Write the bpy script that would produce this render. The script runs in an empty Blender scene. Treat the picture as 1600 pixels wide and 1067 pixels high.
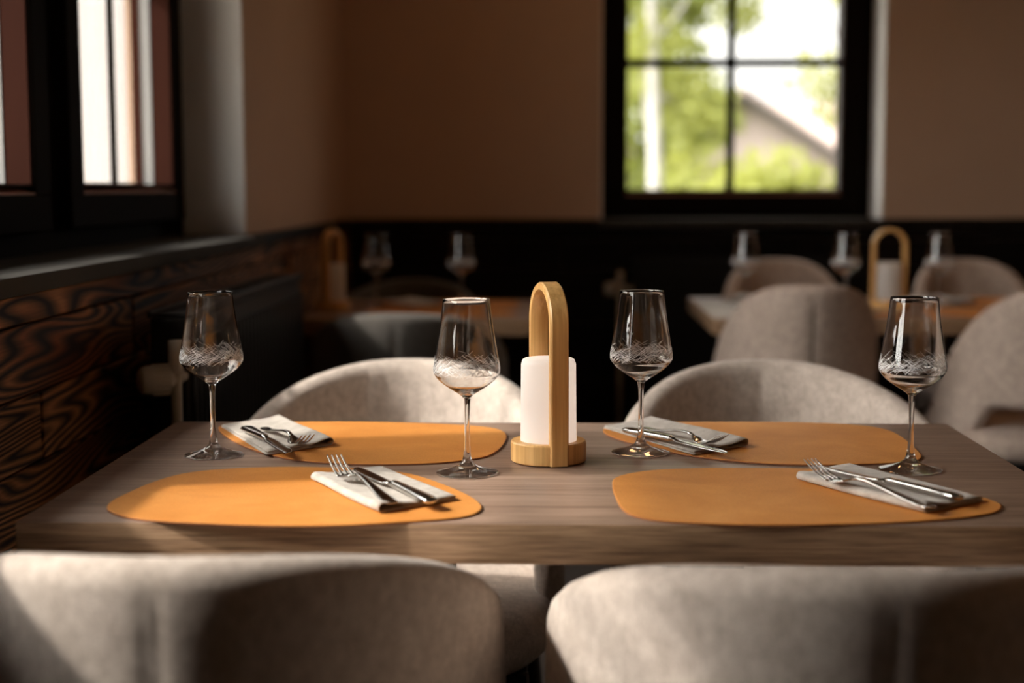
import bpy, bmesh, math, random
from mathutils import Vector, Matrix, Euler
random.seed(7)
PI = math.pi
S = bpy.context.scene
COL = S.collection

# ------------------------------------------------------------------ camera
cam_d = bpy.data.cameras.new('camera')
cam = bpy.data.objects.new('camera', cam_d); COL.objects.link(cam)
cam_d.sensor_width = 36; cam_d.lens = 2330 / 1600 * 36
cam_d.clip_start = 0.05; cam_d.clip_end = 300
yaw, pitch, roll = .0298, .1041, -.0018
fw = Vector((-math.sin(yaw), math.cos(yaw), 0)); rt = Vector((math.cos(yaw), math.sin(yaw), 0)); up = Vector((0, 0, 1))
fw, up = math.cos(pitch) * fw - math.sin(pitch) * up, math.cos(pitch) * up + math.sin(pitch) * fw
rt, up = math.cos(roll) * rt + math.sin(roll) * up, math.cos(roll) * up - math.sin(roll) * rt
M = Matrix((rt, up, -fw)).transposed().to_4x4(); M.translation = Vector((0, 0, 1.1177))
cam.matrix_world = M
cam_d.dof.use_dof = True; cam_d.dof.focus_distance = 1.97; cam_d.dof.aperture_fstop = 2.3
S.camera = cam

# ------------------------------------------------------------------ light and exposure
SUN_EL, SUN_SLOPE = math.radians(41), .26
w = bpy.data.worlds.new('overcast_sky'); S.world = w; w.use_nodes = True
wn = w.node_tree.nodes; wn['Background'].inputs[0].default_value = (1, .96, .92, 1)
# hazy bright sky with a solar corona (CIE general sky, indicatrix 1 + c (exp(d x) - exp(d pi/2)) + e cos^2 x, x = angle from the sun)
SKY_BASE, SKY_C, SKY_D, SKY_E = 2.2, 20., -3., .3
_wl = w.node_tree.links
def _m(op, a, b=None):
    n_ = wn.new('ShaderNodeMath'); n_.operation = op
    for i_, v_ in enumerate((a, b)):
        if v_ is None: continue
        if isinstance(v_, (int, float)): n_.inputs[i_].default_value = v_
        else: _wl.new(v_, n_.inputs[i_])
    return n_.outputs[0]
_tc = wn.new('ShaderNodeTexCoord'); _nz = wn.new('ShaderNodeVectorMath'); _nz.operation = 'NORMALIZE'; _wl.new(_tc.outputs['Generated'], _nz.inputs[0])
_dp = wn.new('ShaderNodeVectorMath'); _dp.operation = 'DOT_PRODUCT'; _wl.new(_nz.outputs[0], _dp.inputs[0])
_sv = Vector((-math.cos(SUN_EL), -math.cos(SUN_EL) * SUN_SLOPE, math.sin(SUN_EL))).normalized(); _dp.inputs[1].default_value = _sv
_cs = _m('MAXIMUM', _m('MINIMUM', _dp.outputs['Value'], .99999), -.99999); _ex = _m('EXPONENT', _m('MULTIPLY', _m('ARCCOSINE', _cs), SKY_D))
_f = _m('ADD', _m('MULTIPLY', _m('SUBTRACT', _ex, math.exp(SKY_D * PI / 2)), SKY_C), _m('ADD', _m('MULTIPLY', _m('MULTIPLY', _cs, _cs), SKY_E), 1.))
_wl.new(_m('MULTIPLY', _f, SKY_BASE), wn['Background'].inputs[1])
sd = bpy.data.lights.new('sun', 'SUN'); sd.energy = 4.6; sd.angle = math.radians(2.2); sd.color = (1, .94, .88)
sun = bpy.data.objects.new('sun', sd); COL.objects.link(sun)
d = Vector((math.cos(SUN_EL), math.cos(SUN_EL) * SUN_SLOPE, -math.sin(SUN_EL)))
sun.rotation_euler = d.to_track_quat('-Z', 'Y').to_euler(); sun.location = (-4, 1, 5)
vs = S.view_settings; vs.view_transform = 'Standard'; vs.look = 'None'; vs.gamma = 1; vs.use_curve_mapping = False; vs.exposure = 0.0
cy = S.cycles; cy.use_adaptive_sampling = False; cy.max_bounces = 16; cy.transmission_bounces = 14; cy.transparent_max_bounces = 16; cy.diffuse_bounces = 5; cy.glossy_bounces = 6; cy.blur_glossy = .4

# ------------------------------------------------------------------ materials
def new_mat(name, col=(.5, .5, .5), rough=.6, metal=0, **k):
    m = bpy.data.materials.new(name); m.use_nodes = True
    b = m.node_tree.nodes['Principled BSDF']
    b.inputs['Base Color'].default_value = (*col, 1); b.inputs['Roughness'].default_value = rough; b.inputs['Metallic'].default_value = metal
    for n, v in k.items(): b.inputs[n.replace('_', ' ')].default_value = v
    return m
class N:
    def __init__(s, m): s.t = m.node_tree; s.b = s.t.nodes['Principled BSDF']
    def n(s, typ, **k):
        o = s.t.nodes.new(typ)
        for a, v in k.items():
            if a[:2] == 'i_':
                key = a[2:].replace('_', ' '); o.inputs[int(key) if key.isdigit() else key].default_value = v
            else: setattr(o, a, v)
        return o
    def l(s, a, b): s.t.links.new(a, b)
    def coords(s, scale=(1, 1, 1), rand=False):
        tc = s.n('ShaderNodeTexCoord'); mp = s.n('ShaderNodeMapping'); mp.inputs['Scale'].default_value = scale
        s.l(tc.outputs['Object'], mp.inputs['Vector'])
        if rand:
            oi = s.n('ShaderNodeObjectInfo'); mu = s.n('ShaderNodeMath', operation='MULTIPLY', i_1=57.); s.l(oi.outputs['Random'], mu.inputs[0])
            cx = s.n('ShaderNodeCombineXYZ')
            for i in range(3): s.l(mu.outputs[0], cx.inputs[i])
            s.l(cx.outputs[0], mp.inputs['Location'])
        return mp.outputs[0]
    def noise(s, vec, scale, detail=3, rough=.55, dist=0):
        o = s.n('ShaderNodeTexNoise', i_Scale=scale, i_Detail=detail, i_Roughness=rough, i_Distortion=dist); s.l(vec, o.inputs['Vector']); return o.outputs[0]
    def ramp(s, fac, stops, interp='LINEAR'):
        o = s.n('ShaderNodeValToRGB'); o.color_ramp.interpolation = interp; e = o.color_ramp.elements
        while len(e) < len(stops): e.new(.5)
        for x, (p, c) in zip(e, stops): x.position = p; x.color = (*c, 1)
        s.l(fac, o.inputs[0]); return o.outputs[0]
    def mix(s, fac, a, b, mode='MIX'):
        o = s.n('ShaderNodeMix', data_type='RGBA', blend_type=mode)
        if isinstance(fac, (int, float)): o.inputs[0].default_value = fac
        else: s.l(fac, o.inputs[0])
        for v, i in ((a, 6), (b, 7)):
            if isinstance(v, tuple): o.inputs[i].default_value = (*v, 1)
            else: s.l(v, o.inputs[i])
        return o.outputs[2]
    def bump(s, h, strength, dist=.001):
        o = s.n('ShaderNodeBump', i_Strength=strength, i_Distance=dist); s.l(h, o.inputs['Height']); s.l(o.outputs[0], s.b.inputs['Normal'])
    def color(s, c): s.l(c, s.b.inputs['Base Color'])

def wood_top(name, c1, c2, c3, scale=1.0, rough=.42, fmix=.5):
    m = new_mat(name, c1, rough); t = N(m)
    v = t.coords((1.1 * scale, 16 * scale, 16 * scale)); a = t.noise(v, 3.2, 6, .62, .4)
    v2 = t.coords((5 * scale, 190 * scale, 190 * scale)); b = t.noise(v2, 2.2, 3, .6)
    base = t.ramp(a, [(.3, c3), (.5, c1), (.72, c2)])
    fine = t.ramp(b, [(.38, (.40, .34, .30)), (.55, (1, 1, 1))])
    t.color(t.mix(fmix, base, fine, 'MULTIPLY')); t.bump(b, .25, .0006)
    return m
def charred_wood(name, dark, light, freq=27.):
    m = new_mat(name, dark, .62, Specular_IOR_Level=.12); t = N(m)
    v = t.coords((1.05, 8.5, 8.5), rand=True); a = t.noise(v, 1.0, 1.6, .42, .2)
    mu = t.n('ShaderNodeMath', operation='MULTIPLY', i_1=freq); t.l(a, mu.inputs[0])
    fr = t.n('ShaderNodeMath', operation='PINGPONG', i_1=.5); t.l(mu.outputs[0], fr.inputs[0])
    v2 = t.coords((6, 160, 160), rand=True); b = t.noise(v2, 2, 3, .6)
    v3 = t.coords((.8, 2, 2), rand=True); c = t.noise(v3, 2.2, 2)
    col = t.ramp(fr.outputs[0], [(.05, dark), (.24, tuple(x * .42 for x in light)), (.46, light)])
    col = t.mix(t.ramp(c, [(.35, (0, 0, 0)), (.7, (1, 1, 1))]), col, tuple(x * .7 for x in light), 'MULTIPLY')
    col = t.mix(.5, col, t.ramp(b, [(.35, (.4, .35, .3)), (.6, (1, 1, 1))]), 'MULTIPLY')
    t.color(col); t.bump(fr.outputs[0], .6, .002)
    return m
def fabric(name, c1, c2, sc=1.0):
    m = new_mat(name, c1, .95); t = N(m)
    va = t.coords((60, 420, 420)); vb = t.coords((420, 60, 420)); vc = t.coords((420, 420, 60))
    a = t.noise(va, sc, 2); b = t.noise(vb, sc, 2); c = t.noise(vc, sc, 2)
    ad = t.n('ShaderNodeMath', operation='ADD'); t.l(a, ad.inputs[0]); t.l(b, ad.inputs[1])
    ad2 = t.n('ShaderNodeMath', operation='ADD'); t.l(ad.outputs[0], ad2.inputs[0]); t.l(c, ad2.inputs[1])
    dv = t.n('ShaderNodeMath', operation='DIVIDE', i_1=3.); t.l(ad2.outputs[0], dv.inputs[0])
    big = t.noise(t.coords((1, 1, 1)), 60, 4)
    col = t.ramp(dv.outputs[0], [(.38, c2), (.6, c1)])
    col = t.mix(.6, col, t.ramp(big, [(.38, (.66, .63, .6)), (.62, (1, 1, 1))]), 'MULTIPLY')
    t.color(col); t.bump(dv.outputs[0], .5, .0012); t.b.inputs['Sheen Weight'].default_value = .15
    return m
def plaster(name, c, v=.9):
    m = new_mat(name, c, .9); t = N(m)
    a = t.noise(t.coords(), 2.2, 4); b = t.noise(t.coords(), 90, 3)
    t.color(t.ramp(a, [(.3, tuple(x * v for x in c)), (.7, c)])); t.bump(b, .15, .001)
    return m
def glassy(name, tint=(1, 1, 1), gloss=1.0):
    m = bpy.data.materials.new(name); m.use_nodes = True; nt = m.node_tree; nt.nodes.clear()
    o = nt.nodes.new('ShaderNodeOutputMaterial'); tr = nt.nodes.new('ShaderNodeBsdfTransparent'); gl = nt.nodes.new('ShaderNodeBsdfGlossy')
    tr.inputs[0].default_value = (*tint, 1); gl.inputs['Roughness'].default_value = .0
    ge = nt.nodes.new('ShaderNodeNewGeometry'); dt = nt.nodes.new('ShaderNodeVectorMath'); dt.operation = 'DOT_PRODUCT'; mx = nt.nodes.new('ShaderNodeMixShader')
    nt.links.new(ge.outputs['Incoming'], dt.inputs[0]); nt.links.new(ge.outputs['Normal'], dt.inputs[1]); last = dt.outputs['Value']
    for op, val, swap in (('ABSOLUTE', 0, 0), ('SUBTRACT', 1., 1), ('POWER', 5., 0), ('MULTIPLY', .96, 0), ('ADD', .04, 0)):   # Schlick reflectance of a thin pane
        mm = nt.nodes.new('ShaderNodeMath'); mm.operation = op; nt.links.new(last, mm.inputs[1 if swap else 0])
        if op != 'ABSOLUTE': mm.inputs[0 if swap else 1].default_value = val
        last = mm.outputs[0]
    fr = mm
    nt.links.new(fr.outputs[0], mx.inputs[0]); nt.links.new(tr.outputs[0], mx.inputs[1]); nt.links.new(gl.outputs[0], mx.inputs[2]); nt.links.new(mx.outputs[0], o.inputs[0])
    return m
def solid_glass(name):
    m = bpy.data.materials.new(name); m.use_nodes = True; nt = m.node_tree; nt.nodes.clear()
    o = nt.nodes.new('ShaderNodeOutputMaterial'); g = nt.nodes.new('ShaderNodeBsdfGlass'); g.inputs['Roughness'].default_value = 0; g.inputs['IOR'].default_value = 1.5
    g.inputs[0].default_value = (.99, .985, .98, 1)
    nt.links.new(g.outputs[0], o.inputs[0]); return m

M_TABLE = wood_top('walnut_laminate', (.33, .215, .155), (.42, .285, .21), (.20, .12, .082))
M_EDGE = wood_top('walnut_edge', (.40, .245, .14), (.50, .32, .19), (.26, .155, .09), 1.0, .5, .85)
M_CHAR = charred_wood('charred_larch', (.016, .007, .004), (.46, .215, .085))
M_CHAR2 = charred_wood('charred_larch_dimmed', (.004, .003, .003), (.016, .009, .007))  # near-black copy of the larch; dimness of the rear wall put into its colour
M_SEAM_BACK = new_mat('wainscot_backing', (.006, .005, .005), .8)
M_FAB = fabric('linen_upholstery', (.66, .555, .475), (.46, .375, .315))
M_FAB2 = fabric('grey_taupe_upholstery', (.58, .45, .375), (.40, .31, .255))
M_FAB3 = fabric('shade_darkened_upholstery', (.11, .095, .08), (.07, .06, .05))  # shade of the left rear corner put into the fabric colour
M_SEAM = new_mat('seam_thread', (.16, .125, .10), .9)
M_SEAM2 = new_mat('seam_thread_light', (.42, .36, .30), .9)
M_BLACK = new_mat('black_powder_coat', (.008, .008, .009), .45)
M_BLACKG = new_mat('black_radiator_paint', (.008, .007, .006), .35, Specular_IOR_Level=.2)
M_WALL = plaster('warm_light_plaster', (.56, .385, .275))  # near-white plaster; brown cast of warm indoor light put into its colour
M_REVEAL = plaster('white_reveal_plaster', (.86, .82, .77))
M_CEIL = plaster('ceiling_paint', (.30, .25, .20))
M_FLOOR = plaster('grey_floor_tile', (.22, .22, .23), .8); M_FLOOR.node_tree.nodes['Principled BSDF'].inputs['Roughness'].default_value = .45
M_FRAME = new_mat('dark_stained_frame', (.007, .0045, .003), .7, Specular_IOR_Level=.03)
M_BEAD = new_mat('mahogany_bead', (.03, .008, .004), .6, Specular_IOR_Level=.05)
M_BEADL = new_mat('lit_mahogany_bead', (.42, .20, .14), .5)  # lighter copy of the bead; daylight on the bottom ledge put into its colour
M_SPACER = new_mat('aluminium_spacer', (.25, .24, .23), .5, .3)
M_SILL = plaster('slate_sill', (.055, .050, .044), .7); M_SILL.node_tree.nodes['Principled BSDF'].inputs['Specular IOR Level'].default_value = .15
M_TRIM = new_mat('dark_rail', (.006, .005, .004), .5, Specular_IOR_Level=.1)
M_PANE = glassy('window_glass', (.96, .97, .96))
M_GLASS = solid_glass('crystal_glass')
M_FOOT = solid_glass('crystal_foot_glass')
_n = M_FOOT.node_tree.nodes; _t = _n.new('ShaderNodeBsdfTransparent'); _x = _n.new('ShaderNodeMixShader'); _x.inputs[0].default_value = .15; _g = [q for q in _n if q.type == 'BSDF_GLASS'][0]; _o = [q for q in _n if q.type == 'OUTPUT_MATERIAL'][0]
M_FOOT.node_tree.links.new(_g.outputs[0], _x.inputs[1]); M_FOOT.node_tree.links.new(_t.outputs[0], _x.inputs[2]); M_FOOT.node_tree.links.new(_x.outputs[0], _o.inputs[0])
M_THIN = glassy('thin_crystal', (.985, .98, .975))
M_ETCH = new_mat('etched_frost', (.86, .84, .82), .7)
M_STEEL = new_mat('polished_steel', (.62, .60, .57), .14, 1)
M_NAP = fabric('napkin_linen', (.60, .535, .47), (.50, .44, .38), 1.6)
M_WHITEP = new_mat('cream_plastic', (.33, .27, .20), .45)
def leather():
    m = new_mat('tan_leather', (.70, .33, .105), .55); t = N(m)
    a = t.noise(t.coords((1, 1, 1), rand=True), 9, 5, .6, .6); b = t.noise(t.coords(), 420, 3)
    col = t.ramp(a, [(.3, (.61, .225, .042)), (.52, (.69, .275, .060)), (.75, (.76, .33, .085))]); c = t.ramp(b, [(.3, (.86, .84, .8)), (.6, (1, 1, 1))])
    t.color(t.mix(1., col, c, 'MULTIPLY')); t.bump(b, .2, .0004); return m
M_LEA = leather(); M_LEA.node_tree.nodes['Principled BSDF'].inputs['Specular IOR Level'].default_value = .3
M_LEAE = new_mat('leather_edge', (.30, .10, .035), .7)
def bamboo():
    m = new_mat('bamboo', (.70, .40, .14), .38); t = N(m)
    a = t.noise(t.coords((150, 150, 3.5)), 1.0, 3, .6); b = t.noise(t.coords((14, 14, 2)), 1.5, 3)
    col = t.ramp(a, [(.3, (.66, .34, .105)), (.6, (.88, .53, .20))]); t.color(t.mix(.5, col, t.ramp(b, [(.3, (.75, .66, .55)), (.65, (1, 1, 1))]), 'MULTIPLY')); return m
M_BAM = bamboo()
def opal():
    m = new_mat('opal_shade', (.88, .85, .82), .45); nt = m.node_tree; b = nt.nodes['Principled BSDF']; o = nt.nodes['Material Output']
    tr = nt.nodes.new('ShaderNodeBsdfTranslucent'); tr.inputs[0].default_value = (.9, .87, .82, 1); mx = nt.nodes.new('ShaderNodeMixShader'); mx.inputs[0].default_value = .45
    nt.links.new(b.outputs[0], mx.inputs[1]); nt.links.new(tr.outputs[0], mx.inputs[2]); nt.links.new(mx.outputs[0], o.inputs[0]); return m
M_OPAL = opal()

# ------------------------------------------------------------------ helpers
def link(name, me, m, parent=None, smooth=False):
    o = bpy.data.objects.new(name, me); COL.objects.link(o)
    if m is not None and not me.materials: me.materials.append(m)
    if parent: o.parent = parent
    if smooth:
        for p in me.polygons: p.use_smooth = True
    return o
def obj(name, bm, m, parent=None, smooth=False, angle=None):
    me = bpy.data.meshes.new(name)
    if m not in (M_GLASS, M_FOOT): bmesh.ops.recalc_face_normals(bm, faces=bm.faces[:])
    bm.to_mesh(me); bm.free()
    o = link(name, me, m, parent, smooth or angle is not None)
    if angle is not None: me.set_sharp_from_angle(angle=math.radians(angle))
    return o
def tag(o, label, cat=None, group=None, kind=None):
    if label: o['label'] = label
    if cat: o['category'] = cat
    if group: o['group'] = group
    if kind: o['kind'] = kind
    return o
def empty(name, loc=(0, 0, 0), rz=0, label=None, cat=None, group=None, kind=None):
    o = bpy.data.objects.new(name, None); COL.objects.link(o); o.location = loc; o.rotation_euler = (0, 0, rz); o.empty_display_size = .05
    return tag(o, label, cat, group, kind)
def copy_tree(o, parent=None):
    c = o.copy(); COL.objects.link(c); c.parent = parent
    for ch in o.children: copy_tree(ch, c)
    return c
def box(bm, x0, y0, z0, x1, y1, z1, bev=0, seg=2):
    vs = [bm.verts.new(p) for p in ((x0, y0, z0), (x1, y0, z0), (x1, y1, z0), (x0, y1, z0), (x0, y0, z1), (x1, y0, z1), (x1, y1, z1), (x0, y1, z1))]
    fs = [bm.faces.new([vs[i] for i in f]) for f in ((0, 3, 2, 1), (4, 5, 6, 7), (0, 1, 5, 4), (1, 2, 6, 5), (2, 3, 7, 6), (3, 0, 4, 7))]
    if bev: bmesh.ops.bevel(bm, geom=list({e for f in fs for e in f.edges}), offset=bev, segments=seg, affect='EDGES', profile=.5)
def bx(name, m, parent, *a, bev=0, seg=2):
    bm = bmesh.new(); box(bm, *a, bev=bev, seg=seg); return obj(name, bm, m, parent, angle=40 if bev else None)
def lathe(bm, prof, n=48, cap0=False, cap1=False, cx=0, cy=0, z0=0):
    rings = [[bm.verts.new((cx + r * math.cos(2 * PI * i / n), cy + r * math.sin(2 * PI * i / n), z0 + z)) for i in range(n)] for z, r in prof]
    for a, b in zip(rings, rings[1:]):
        for i in range(n): bm.faces.new((a[i], a[(i + 1) % n], b[(i + 1) % n], b[i]))
    if cap0: bm.faces.new(rings[0][::-1])
    if cap1: bm.faces.new(rings[-1])
def sweep(bm, path, rad, n=8, cap=True):
    rings = []
    for i, p in enumerate(path):
        p = Vector(p); a = Vector(path[max(i - 1, 0)]); b = Vector(path[min(i + 1, len(path) - 1)]); t = (b - a).normalized()
        u = t.cross(Vector((0, 0, 1)));
        if u.length < .1: u = t.cross(Vector((0, 1, 0)))
        u.normalize(); v = u.cross(t); r = rad[i] if isinstance(rad, (list, tuple)) else rad
        rings.append([bm.verts.new(p + r * (math.cos(2 * PI * k / n) * u + math.sin(2 * PI * k / n) * v)) for k in range(n)])
    for a, b in zip(rings, rings[1:]):
        for i in range(n): bm.faces.new((a[i], a[(i + 1) % n], b[(i + 1) % n], b[i]))
    if cap: bm.faces.new(rings[0][::-1]); bm.faces.new(rings[-1])
def lerp(a, b, t): return a + (b - a) * t
def interp(tab, x):
    for (a, va), (b, vb) in zip(tab, tab[1:]):
        if x <= b: return lerp(va, vb, max(0, (x - a) / (b - a)))
    return tab[-1][1]

# ------------------------------------------------------------------ the room shell
bm = bmesh.new(); box(bm, -.8, -3.3, -.1, 4.6, 5.9, 0)
tag(obj('floor', bm, M_FLOOR), 'grey tiled restaurant floor under the tables', kind='structure')
bm = bmesh.new(); box(bm, -1.1, -3.3, 2.75, 4.6, 5.9, 2.85)
tag(obj('ceiling', bm, M_CEIL), None, kind='structure')
ZS, ZT = .963, 2.20
W1 = (.77, 3.83)
wl = bmesh.new()
box(wl, -1.1, -3.3, 0, -.80, 5.9, ZS); box(wl, -1.1, -3.3, ZT, -.80, 5.9, 2.75)
for a, b in ((-3.3, W1[0]), (W1[1], 5.9)): box(wl, -1.1, a, ZS, -.80, b, ZT)

wall_left = tag(obj('wall_left', wl, M_WALL), 'left wall, plaster tinted with the warm room light above dark charred board wainscot', kind='structure')
wb = bmesh.new(); RX = (.164, 1.212)
box(wb, -.80, 5.6, 0, 4.6, 5.9, ZS); box(wb, -.80, 5.6, ZT, 4.6, 5.9, 2.75)
box(wb, -.80, 5.6, ZS, RX[0], 5.9, ZT); box(wb, RX[1], 5.6, ZS, 4.6, 5.9, ZT)
wall_back = tag(obj('wall_back', wb, M_WALL), 'rear wall, plaster tinted with the warm room light above dark board wainscot', kind='structure')
bm = bmesh.new(); box(bm, 4.6, -3.3, 0, 4.75, 5.9, 2.75); tag(obj('wall_right', bm, M_WALL), None, kind='structure')
bm = bmesh.new(); box(bm, -.8, -3.45, 0, 4.6, -3.3, 2.75); tag(obj('wall_front', bm, M_WALL), None, kind='structure')

# white plaster linings of the window reveals
def reveal(name, x0, x1, y1, parent_loc, rz, zb=.99):
    bm = bmesh.new(); t = .006
    box(bm, x0, 0, zb, x0 + t, y1, ZT - t); box(bm, x1 - t, 0, zb, x1, y1, ZT - t); box(bm, x0, 0, ZT - t, x1, y1, ZT)
    o = obj(name, bm, M_REVEAL); o.location = parent_loc; o.rotation_euler = (0, 0, rz); return tag(o, None, kind='structure')
reveal('trim_1', *W1, .16, (-.80, 0, 0), PI / 2); reveal('trim_2', *RX, .21, (0, 5.6, 0), 0)

# windows: local x along the wall, local y outwards
def window(name, loc, rz, x0, x1, yf, openings, label, zb=1.118, zt=2.07, sill=.05, zf=.993):
    w = empty(name, loc, rz, label, kind='structure'); t = .014
    fr = bmesh.new(); f0, f1 = yf + .03, yf + .10; zf0, zf1 = zf, ZT - .006
    box(fr, x0 + .006, f0, zf0, x1 - .006, f1, zf0 + .05); box(fr, x0 + .006, f0, zf1 - .05, x1 - .006, f1, zf1)
    xs = [x0 + .006] + [v for a, b in openings for v in (a - .07, b + .07)] + [x1 - .006]
    for a, b in zip(xs[::2], xs[1::2]): box(fr, a, f0, zf0 + .05, b, f1, zf1 - .05)
    obj('window_frame', fr, M_FRAME, w)
    for a, b in openings:
        y0, yg = yf, yf + .058
        sb = bmesh.new(); s = .082
        box(sb, a - s, y0, zb - s, b + s, y0 + .05, zb - .0155, .003, 1); box(sb, a - s, y0, zt + .001, b + s, y0 + .05, zt + s, .004, 1)
        box(sb, a - s, y0, zb - .0155, a - .001, y0 + .05, zt + .001, .003, 1); box(sb, b + .001, y0, zb - .0155, b + s, y0 + .05, zt + .001, .003, 1)
        sash = obj('sash', sb, M_FRAME, w)
        def ring(nm, m, ya, yb, th, ex=0, par=sash):
            r = bmesh.new()
            box(r, a - ex, ya, zb - ex, b + ex, yb, zb + th); box(r, a - ex, ya, zt - th, b + ex, yb, zt + ex); box(r, a - ex, ya, zb + th, a + th, yb, zt - th); box(r, b - th, ya, zb + th, b + ex, yb, zt - th)
            return obj(nm, r, m, par)
        ring('glazing_bead', M_BEAD, y0 + .008, y0 + .052, .004, .0); ring('glass_spacer', M_SPACER, y0 + .055, y0 + .078, .005, .03); ring('outer_bead', M_BEAD, y0 + .079, y0 + .10, .008, .06)
        lb = bmesh.new(); q = [(y0 + .002, zb - .0145), (y0 + .052, zb - .0145), (y0 + .052, zb), (y0 + .046, zb), (y0 + .002, zb - .012)]
        A = [lb.verts.new((a, y, z)) for y, z in q]; B = [lb.verts.new((b, y, z)) for y, z in q]; lb.faces.new(A); lb.faces.new(B[::-1])
        for i in range(5): lb.faces.new((A[i], A[(i + 1) % 5], B[(i + 1) % 5], B[i]))
        obj('sill_bead', lb, M_BEADL, sash)
        bx('pane', M_PANE, sash, a, yg + .006, zb, b, yg + .010, zt)
        mt = bmesh.new(); xm = (a + b) / 2 + (.035 if sill > .04 else -.008); zm = 1.585
        mw = .010 if sill > .04 else .016; box(mt, xm - mw, yg - .006, zb, xm + mw, yg + .004, zt); obj('muntin', mt, M_FRAME, sash)
        mt = bmesh.new(); box(mt, a, yg - .006, zm - mw, xm - mw, yg + .004, zm + mw); box(mt, xm + mw, yg - .006, zm - mw, b, yg + .004, zm + mw); obj('muntin', mt, M_FRAME, sash)
    if zf < .9: return w
    sb = bmesh.new(); box(sb, x0 + .002, -sill, .965, x1 - .002, yf + .10, .993, .003, 2)
    obj('window_sill', sb, M_SILL, w, angle=40)
    return w
window('window_1', (-.80, 0, 0), PI / 2, *W1, .13, [(.955, 1.665), (1.945, 2.655), (2.933, 3.643)], 'left window with mahogany brown sashes and dark sill beside the laid table')
window('window_2', (0, 5.6, 0), 0, *RX, .18, [(.268, 1.090)], 'rear window with dark frame and cross bars looking onto green trees', zb=1.095, sill=.03)
# rail closing the wainscot
def rail(name, a): bm = bmesh.new(); box(bm, *a, .003, 1); tag(obj(name, bm, M_TRIM), None, kind='structure')
rail('trim_3', (-.795, W1[1] + .001, .965, -.765, 5.57, .993)); rail('trim_4', (-.795, -3.29, .965, -.745, W1[0] - .001, .993))
rail('trim_5', (-.79, 5.575, .965, RX[0] - .001, 5.60, .993)); rail('trim_6', (RX[1] + .001, 5.575, .965, 4.6, 5.60, .993))

# wainscot boards: each board a part of its wall
mesh_cache = {}
def board(parent, m, L, h, loc, rz, th=.022):
    key = (round(L, 3), round(h, 3), m.name)
    if key not in mesh_cache:
        bm = bmesh.new(); box(bm, 0, 0, 0, L, th, h, .003, 1); me = bpy.data.meshes.new('plank'); bmesh.ops.recalc_face_normals(bm, faces=bm.faces[:]); bm.to_mesh(me); bm.free(); me.materials.append(m); mesh_cache[key] = me
    o = bpy.data.objects.new('plank', mesh_cache[key]); COL.objects.link(o); o.parent = parent; o.location = loc; o.rotation_euler = (0, 0, rz); return o
rows = [(.918, .962), (.812, .915), (.707, .809), (.602, .704), (.497, .599), (.392, .494), (.287, .389), (.182, .284), (.02, .179)]
for k, (z0, z1) in enumerate(rows):
    y = .31
    while y < 5.55:
        L = min(random.choice((1.6, 2.0, 2.4)) if y > .32 else [1.2, 2.4, 1.9, 1.5, 2.3, 1.7, 2.0, 1.4, 2.2][k], 5.57 - y)
        pr = random.uniform(0, .003)
        board(wall_left, M_CHAR, L - .003, z1 - z0, (-.778 + pr, y, z0), PI / 2)
        y += L
    x = -.775 - [0, .8, .3, 1.1, .5, .9, .2, .7, .4][k]; 
    while x < 4.58:
        L = random.choice((1.6, 2.0, 2.4)); a = max(x, -.775); L2 = min(x + L, 4.59) - a
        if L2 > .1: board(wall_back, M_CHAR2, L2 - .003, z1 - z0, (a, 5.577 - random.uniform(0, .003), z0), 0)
        x += L

# ------------------------------------------------------------------ outside
g = bmesh.new(); box(g, -40, -30, -.7, 50, 80, -.6)
M_GRASS = plaster('lawn', (.045, .06, .015), .7)
bm = bmesh.new(); box(bm, -9, -12, -.6, -1.1, 6.5, -.55); tag(obj('bounce_paving', bm, plaster('pale_bounce_paving', (.48, .42, .35), .85)), 'unseen pale bounce paving added outside the left windows', kind='structure')  # unseen pale surface added to bounce light into the room
tag(obj('ground_outside', g, M_GRASS), 'green lawn outside the windows', kind='structure')
ev = bmesh.new(); box(ev, -1.86, .6, 2.42, -1.1, 5.9, 2.50)  # unseen slab added to cut off the sun on the laid table
tag(obj('sun_block_overhang', ev, M_BEAD), 'unseen sun-blocking overhang added outside the left windows', kind='structure')
M_BOARD = plaster('cream_boards', (.45, .435, .435), .93)
wing = empty('side_wing', (-1.3, 6.6, -.6), 0, 'cream boarded facade seen through the left window', 'building')
for i in range(14): bx('facade_board', M_BOARD, wing, -.22 * (i + 1) + .004, 0, 0, -.22 * i, .05, 3.9, bev=.003, seg=1)
bx('facade_backing', M_BOARD, wing, -3.1, .05, 0, 0, .25, 3.9)

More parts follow.
